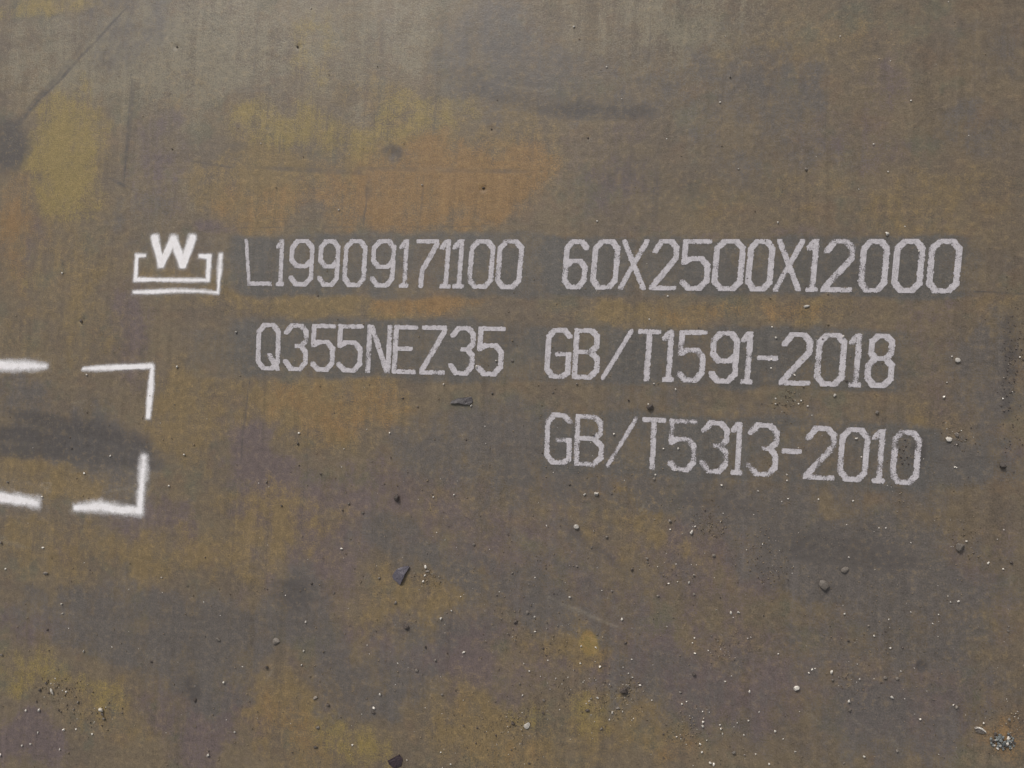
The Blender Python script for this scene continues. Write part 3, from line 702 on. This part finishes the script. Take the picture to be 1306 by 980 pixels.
stone(67, 882, 3.5, 'short white rod in the lower left', M_PALE, 'rod', 18, 0.9, 2, -1.0, 2.6, short='white rod in the lower left')
stone(829, 519, 8, 'dark pebble between the two standard lines', M_DARKG, 'pebble', 19, 0.7, 5, 0.3, 1.0)
stone(352.5, 818.5, 8, 'low grey pebble in the lower left grey patch', M_GREY, 'pebble', 20, 0.5, 5, -0.3, 1.1, short='low grey pebble at lower left')
stone(518.5, 798.5, 7, 'dark pebble below the pointed flake', M_DARKG, 'pebble', 21, 0.7, 5, -0.3, 1.0, short='dark pebble below the pointed flake')
stone(1221, 459.5, 7.5, 'white pebble right of the middle standard line', M_PALE, 'pebble', 22, 0.75, 4, -0.3, 1.0)
stone(761, 629.8, 7.5, 'shiny white pebble under the lowest line', M_PALE, 'pebble', 23, 0.75, 4, 0.3, 1.0)
stone(130, 905, 6.5, 'round white pebble in the lower left', M_PALE, 'pebble', 24, 0.85, 3, 0.3, 1.0, short='round white pebble')

# --- heap of blue-grey crumbs in the corner: one small heap, its crumbs are its parts
heap_c = P(1278.5, 945); hm = mm(1278, 945)
heap = bpy.data.objects.new('crumb_heap', None); heap.empty_display_size = 0.02
heap.location = (heap_c[0], heap_c[1], sz(*heap_c)); link(heap)
tag(heap, 'heap of glittering blue-grey crumbs in the lower right corner', 'crumb heap')
ANCHORS.append((1278, 945, 'the heap of blue-grey crumbs'))
ANCHORS += [(182, 640, 'the lower corner of the dashed frame'), (195, 475, 'the upper corner of the dashed frame'), (222, 325, 'the sprayed letter W'), (85, 185, 'the yellow stain at upper left'), (750, 820, 'the small bright yellow stain'), (245, 878, 'the dark blot at lower left'), (1176, 850, 'the dark round spot at lower right'), (560, 235, 'the orange stain above the number')]
crumb_meshes = [rock_mesh('crumb', 400 + i, 1, 0.8, 7, M_TEAL) for i in range(6)] + [rock_mesh('crumb', 420 + i, 1, 0.8, 7, M_DARKG) for i in range(2)] + [rock_mesh('crumb', 430, 1, 0.8, 6, M_PALE)]
rr = random.Random(5)
for i in range(110):
    ang = rr.uniform(0, 6.283); rad = math.sqrt(rr.random())
    x, y = math.cos(ang) * rad * 16 * hm, math.sin(ang) * rad * 12 * hm
    s_ = rr.uniform(2.4, 5.2) * hm
    o = bpy.data.objects.new('crumb', crumb_meshes[rr.randrange(9)])
    o.location = (x, y, max(0.0, (1 - rad) * 5.0 * hm * rr.random()) - 0.1 * s_)
    o.rotation_euler = (rr.uniform(-.4, .4), rr.uniform(-.4, .4), rr.uniform(0, 6.28)); o.scale = (s_, s_, s_ * 0.8)
    link(o, heap)

# --- the scattered grains, where the photograph shows them: tile origin, then (x, y, kind, size) in a 2.968x zoom
Z3 = 2.968
TILES = {
 (435, 650): "82,13,g4 362,87,b3 3,148,b4 503,133,g5 527,25,d3 632,95,d4 320,216,b6 328,234,g5 318,249,b4 311,272,b5 326,165,g3 778,61,b3 1006,104,g6 948,144,g4 1158,186,g5 1159,200,g4 1245,43,g7 1246,76,b4 1187,38,g3 1101,226,d6 893,214,g4 734,257,b2 648,240,g3 207,352,g5 419,384,b4 379,411,b6 453,330,b2 590,325,d3 706,388,g6 732,405,b4 660,425,d6 735,462,b4 630,470,g3 607,415,g3 660,495,g3 867,332,b5 987,307,b3 1025,308,g4 1200,327,g5 1063,416,b5 820,440,g3 765,525,d5 970,472,g4 909,517,b4 964,522,b4 1076,505,d6 990,483,b2 783,571,b3 906,581,b4 980,595,b5 692,583,b3 712,611,b4 755,632,b3 465,539,b5 358,571,g5 320,520,d5 215,582,b3 287,608,g5 149,698,b6 125,751,b6 122,768,d5 383,700,g4 463,722,b3 435,685,d3 676,660,g4 687,703,b4 767,722,g5 765,770,d5 652,808,d7 1088,668,g5 1132,664,b4 970,712,b5 947,715,g4 932,760,d7 1027,769,b5 1048,752,g6 1066,765,b3 1103,635,b3 1088,620,b3 1177,722,b3 1283,692,b4 1290,737,b4 1285,765,g3 1220,850,d3 1270,860,b3 1016,795,b4 985,830,g4 43,891,b5 378,919,b3 415,963,b4 250,948,b3 1100,567,b3 1068,597,b3 842,645,d3 812,640,b3 1240,280,b3 1268,207,b3 957,82,g3 712,960,d4 645,910,g3 100,513,b3 145,260,g4",
 (866, 650): "48,85,b7 60,64,b4 132,175,g7 56,249,g5 38,276,b5 57,320,g4 155,333,d3 197,391,b5 225,389,b5 320,402,d3 626,394,b5 718,440,g4 738,478,b4 640,496,d5 799,524,b5 794,416,b3 877,388,b3 643,181,b4 634,58,b3 783,70,b4 757,70,b3 826,8,g3 1087,120,b4 1170,203,b6 1226,225,b4 1256,200,d6 1027,350,b4 1058,347,b5 982,398,b4 960,432,b3 1018,328,b2 1248,443,g4 1245,460,g4 1205,113,b3 1229,77,b3 877,126,b3 58,486,b4 51,505,b4 60,545,b4 122,478,g3 147,497,g3 260,488,b3 272,484,b3 376,546,b4 503,605,b4 491,618,b4 515,602,b2 577,615,b6 580,645,g6 605,635,g3 683,642,b5 675,585,b3 643,725,b7 645,760,g7 780,635,g6 765,655,d4 840,612,b4 825,640,g6 890,600,b3 805,710,b7 912,793,b5 1050,748,g6 1038,740,b3 1152,808,b5 1250,795,g6 963,720,g4 174,651,b4 199,631,b3 267,688,b5 328,700,g3 58,625,d6 5,692,g4 11,735,b4 28,727,b3 91,804,b5 90,821,b6 155,815,b4 158,830,b4 165,848,b4 220,808,b3 262,799,b4 303,766,b3 245,853,b4 363,838,b5 394,868,b3 80,888,b4 87,917,b5 105,873,b3 118,958,b6 130,964,b5 208,918,g6 290,925,b4 247,928,g4 340,962,b5 439,916,b4 700,934,b6 825,912,g5 624,960,g4",
 (0, 650): "163,145,b4 175,241,g6 613,257,b4 1293,148,b4 1265,315,g4 1180,280,d4 235,357,b4 238,393,b3 424,521,b3 318,536,b4 574,577,d4 825,491,g6 1158,425,b4 1150,535,b4 1143,588,b4 1012,596,d6 848,654,b5 1195,712,g6 1243,738,d6 918,595,b3 210,640,b3 175,657,g4 152,684,d5 251,690,b3 100,760,b5 150,758,b5 222,758,d3 280,757,g4 297,730,g4 388,774,d5 395,791,g5 242,833,b6 288,832,b3 349,850,b3 145,843,b4 118,886,b4 85,892,b3 227,907,b3 259,922,g3 3,928,b5 890,842,b4 789,929,b6 740,720,d6 1205,825,g5 1195,898,d5 5,125,g5 22,225,b3 10,550,g5 180,455,d4 1225,538,g3 1175,632,g3 772,350,b2",
 (435, 325): "1237,157,b3 1167,245,b4 1184,489,b4 1266,510,b4 893,489,g4 803,522,g4 573,525,g4 389,490,b3 587,402,b4 647,402,g5 513,424,b4 648,325,g3 235,543,d4 290,575,d3 1088,551,d4 1163,566,b3 1033,679,b5 955,681,g5 1220,735,b3 1276,735,b4 1185,850,g6 1190,833,b3 1270,818,b4 922,908,b5 349,917,b3 327,855,g3 428,908,b3 30,943,g5 865,870,d4 12,735,b2 98,662,b2 185,675,b3 545,650,b2 548,715,b2 493,572,b4",
 (866, 325): "345,165,g3 563,150,g4 352,274,b4 366,314,b5 622,310,b5 544,320,d3 467,397,b4 437,455,b4 350,397,b3 348,430,b3 634,478,d4 588,532,b6 452,565,b4 487,573,b4 462,553,b3 365,545,b3 365,565,b3 748,596,g6 1033,385,b3 1013,484,b4 1002,539,b5 1043,804,b4 1050,806,b3 161,873,b5 298,894,b4 408,833,b3 408,855,b3 413,924,b4 527,926,b3 671,696,b5 690,765,b3 503,608,b2 659,932,b3 565,265,g3 1290,388,b3 1225,545,b3 1262,520,b2 838,765,d4 850,740,d3 858,725,d3 845,790,d4 862,765,d3 835,735,d3 855,700,d3 868,790,d3",
 (866, 0): "907,952,b5 374,843,b4 225,641,b4 481,643,g5 155,389,b3 193,293,g4 736,547,b3 877,383,b3 791,651,b3 680,718,b2 610,139,b2 855,858,b2 1096,515,b2 757,225,b2 800,232,b2 1020,8,b2",
 (435, 0): "881,103,b4 1005,256,b3 307,701,b4 538,712,d4 1062,376,b2 1232,527,b2 570,490,d3 935,523,d3 138,253,d2 970,838,b3",
 (0, 0): "670,178,d4 1127,178,d4 1177,33,b2 1283,795,b3 988,545,b2",
 (0, 325): "308,252,d5 895,294,b5 671,425,b5 329,455,b4 1133,676,b5 1128,715,d4 699,757,b4 735,720,g3 320,828,b3 418,762,b3 32,861,g4 160,917,b4 641,875,b4 1010,860,g4 1215,830,d4 1067,950,d4 1298,968,d4 980,865,b2 1203,155,d3 238,70,b3",
}
grains = []
for (ox, oy), txt in TILES.items():
    for it in txt.split():
        x, y, ks = it.split(',')
        grains.append((ox + int(x) / Z3, oy + int(y) / Z3, ks[0], int(ks[1:])))
grains.sort(key=lambda g_: -g_[3])
singles, rest = grains[:300], grains[300:]
# wording: colour and size, then the nearest thing one can find, and the rank among its like
DIRS = ['right of', 'below right of', 'below', 'below left of', 'left of', 'above left of', 'above', 'above right of']
cand = {}
for gi, (x, y, k_, s_) in enumerate(singles):
    best = min(ANCHORS, key=lambda a_: (a_[0] - x) ** 2 + (a_[1] - y) ** 2)
    dist = math.hypot(best[0] - x, best[1] - y)
    word = 'on' if dist < 18 and 'character' in best[2] else DIRS[int(round(math.atan2(y - best[1], x - best[0]) / (math.pi / 4))) % 8]
    cand.setdefault((k_, word, best[2]), []).append((dist, gi))
labels = {}
CW = {'b': 'pale', 'g': 'grey', 'd': 'dark'}
RK = ['nearest', 'second nearest', 'third nearest', 'fourth nearest', 'fifth nearest', 'sixth nearest', 'seventh nearest', 'eighth nearest', 'ninth nearest', 'tenth nearest']
for (k_, word, ph), lst in cand.items():
    lst.sort()
    for r_, (dd, gi) in enumerate(lst):
        lab = '%s grain %s %s' % (CW[k_], word, ph.replace('painted ', ''))
        if len(lst) > 1:
            lab += ', ' + (RK[r_] if r_ < len(RK) else '%dth nearest' % (r_ + 1))
        labels[gi] = lab
rr = random.Random(9)
for gi, (x, y, k_, s_) in enumerate(singles):
    o = bpy.data.objects.new('grain', GRAIN[k_][rr.randrange(8)])
    place(o, x, y, s_ * (0.68 if k_ == 'b' else 0.82), rr.uniform(0, 6.28), rr.uniform(0.9, 1.7), 0.1, rr.uniform(0.8, 1.15))
    tag(o, labels[gi], 'grain', 'loose grains scattered on the plate')

# --- the finest grit, too small and too many to count
rr = random.Random(21)
def grit(name, label, spots, mat):
    src = [rock_mesh('grit_source', 500 + i, 1, 0.8, 4, mat) for i in range(4)]
    arr = []
    for s_ in src:
        co = np.empty(len(s_.vertices) * 3, np.float32); s_.vertices.foreach_get('co', co)
        fc = np.array([list(p.vertices) for p in s_.polygons]); arr.append((co.reshape(-1, 3), fc))
    V_, F_, base = [], [], 0
    for (px, py, size) in spots:
        co, fc = arr[rr.randrange(4)]
        p = P(px, py); s_ = size * mm(px, py); a = rr.uniform(0, 6.28)
        R_ = np.array([[math.cos(a), -math.sin(a), 0], [math.sin(a), math.cos(a), 0], [0, 0, 1]])
        V_.append(co @ R_.T * s_ + np.array([p[0], p[1], sz(p[0], p[1]) - 0.06 * s_])); F_.append(fc + base); base += len(co)
    msh = bpy.data.meshes.new(name)
    msh.from_pydata(np.concatenate(V_).tolist(), [], np.concatenate(F_).tolist()); msh.update(); msh.materials.append(mat)
    for s_ in src: bpy.data.meshes.remove(s_)
    o = link(bpy.data.objects.new(name, msh))
    tag(o, label, 'grit', kind='stuff')
    return o
def scatter(n, dens, lo, hi):
    out = []
    while len(out) < n:
        x, y = rr.uniform(-20, 1326), rr.uniform(-20, 1000)
        if rr.random() < dens(x, y): out.append((x, y, lo + (hi - lo) * rr.random() ** 2.2))
    return out
def drifts(n, lo, hi):
    out = []
    for k_ in range(n):
        cx, cy, sp = DRIFT[rr.randrange(len(DRIFT))]
        out.append((rr.gauss(cx, sp), rr.gauss(cy, sp * 0.7), lo + (hi - lo) * rr.random() ** 2.5))
    return [q for q in out if -20 < q[0] < 1326 and -20 < q[1] < 1000]
DRIFT = [(664, 915, 16), (785, 905, 22), (800, 880, 12), (70, 880, 14), (905, 945, 26), (970, 700, 22), (985, 735, 20), (1290, 920, 16), (1260, 940, 24), (1225, 690, 20), (1085, 870, 18), (680, 800, 26), (545, 735, 10), (1005, 510, 12),
         (920, 830, 14), (1130, 815, 22), (880, 930, 16), (750, 880, 20), (120, 910, 20), (1215, 555, 14), (845, 720, 18), (900, 670, 16), (640, 930, 18)]
low = lambda x, y: (0.04 + 0.96 * max(0.0, min(1.0, (y - 330) / 450.0))) * (0.35 + 0.65 * min(1.0, max(0, x) / 700.0)) * (0.25 + 0.75 * (vnoise(np.array([x]), np.array([y]), 70.0, 12)[0] > 0.52))
grit('fine_pale_grit', 'fine pale grit scattered over the plate', [(x, y, s_ * 0.9) for x, y, k_, s_ in rest if k_ == 'b'] + scatter(220, low, 0.8, 1.6) + drifts(200, 0.8, 1.8), M_PALE)
grit('fine_brown_grit', 'fine brown grit scattered over the plate', [(x, y, s_ * 0.9) for x, y, k_, s_ in rest if k_ == 'g'] + scatter(2000, low, 0.8, 2.2) + drifts(1300, 0.8, 2.6), M_DUST)
edge = lambda x, y: math.exp(-((x - 1290) / 12.0) ** 2 - ((y - 470) / 75.0) ** 2) + 0.9 * math.exp(-((x - 1153 + (y - 575) * .0) / 8.0) ** 2 - ((y - 578) / 18.0) ** 2)
grit('fine_dark_grit', 'fine dark grit by the right edge and inside the last zero', [(x, y, s_ * 0.9) for x, y, k_, s_ in rest if k_ == 'd'] + scatter(170, edge, 1.0, 2.8) + scatter(250, low, 0.9, 2.4) + drifts(260, 0.9, 2.8), M_DARKG)
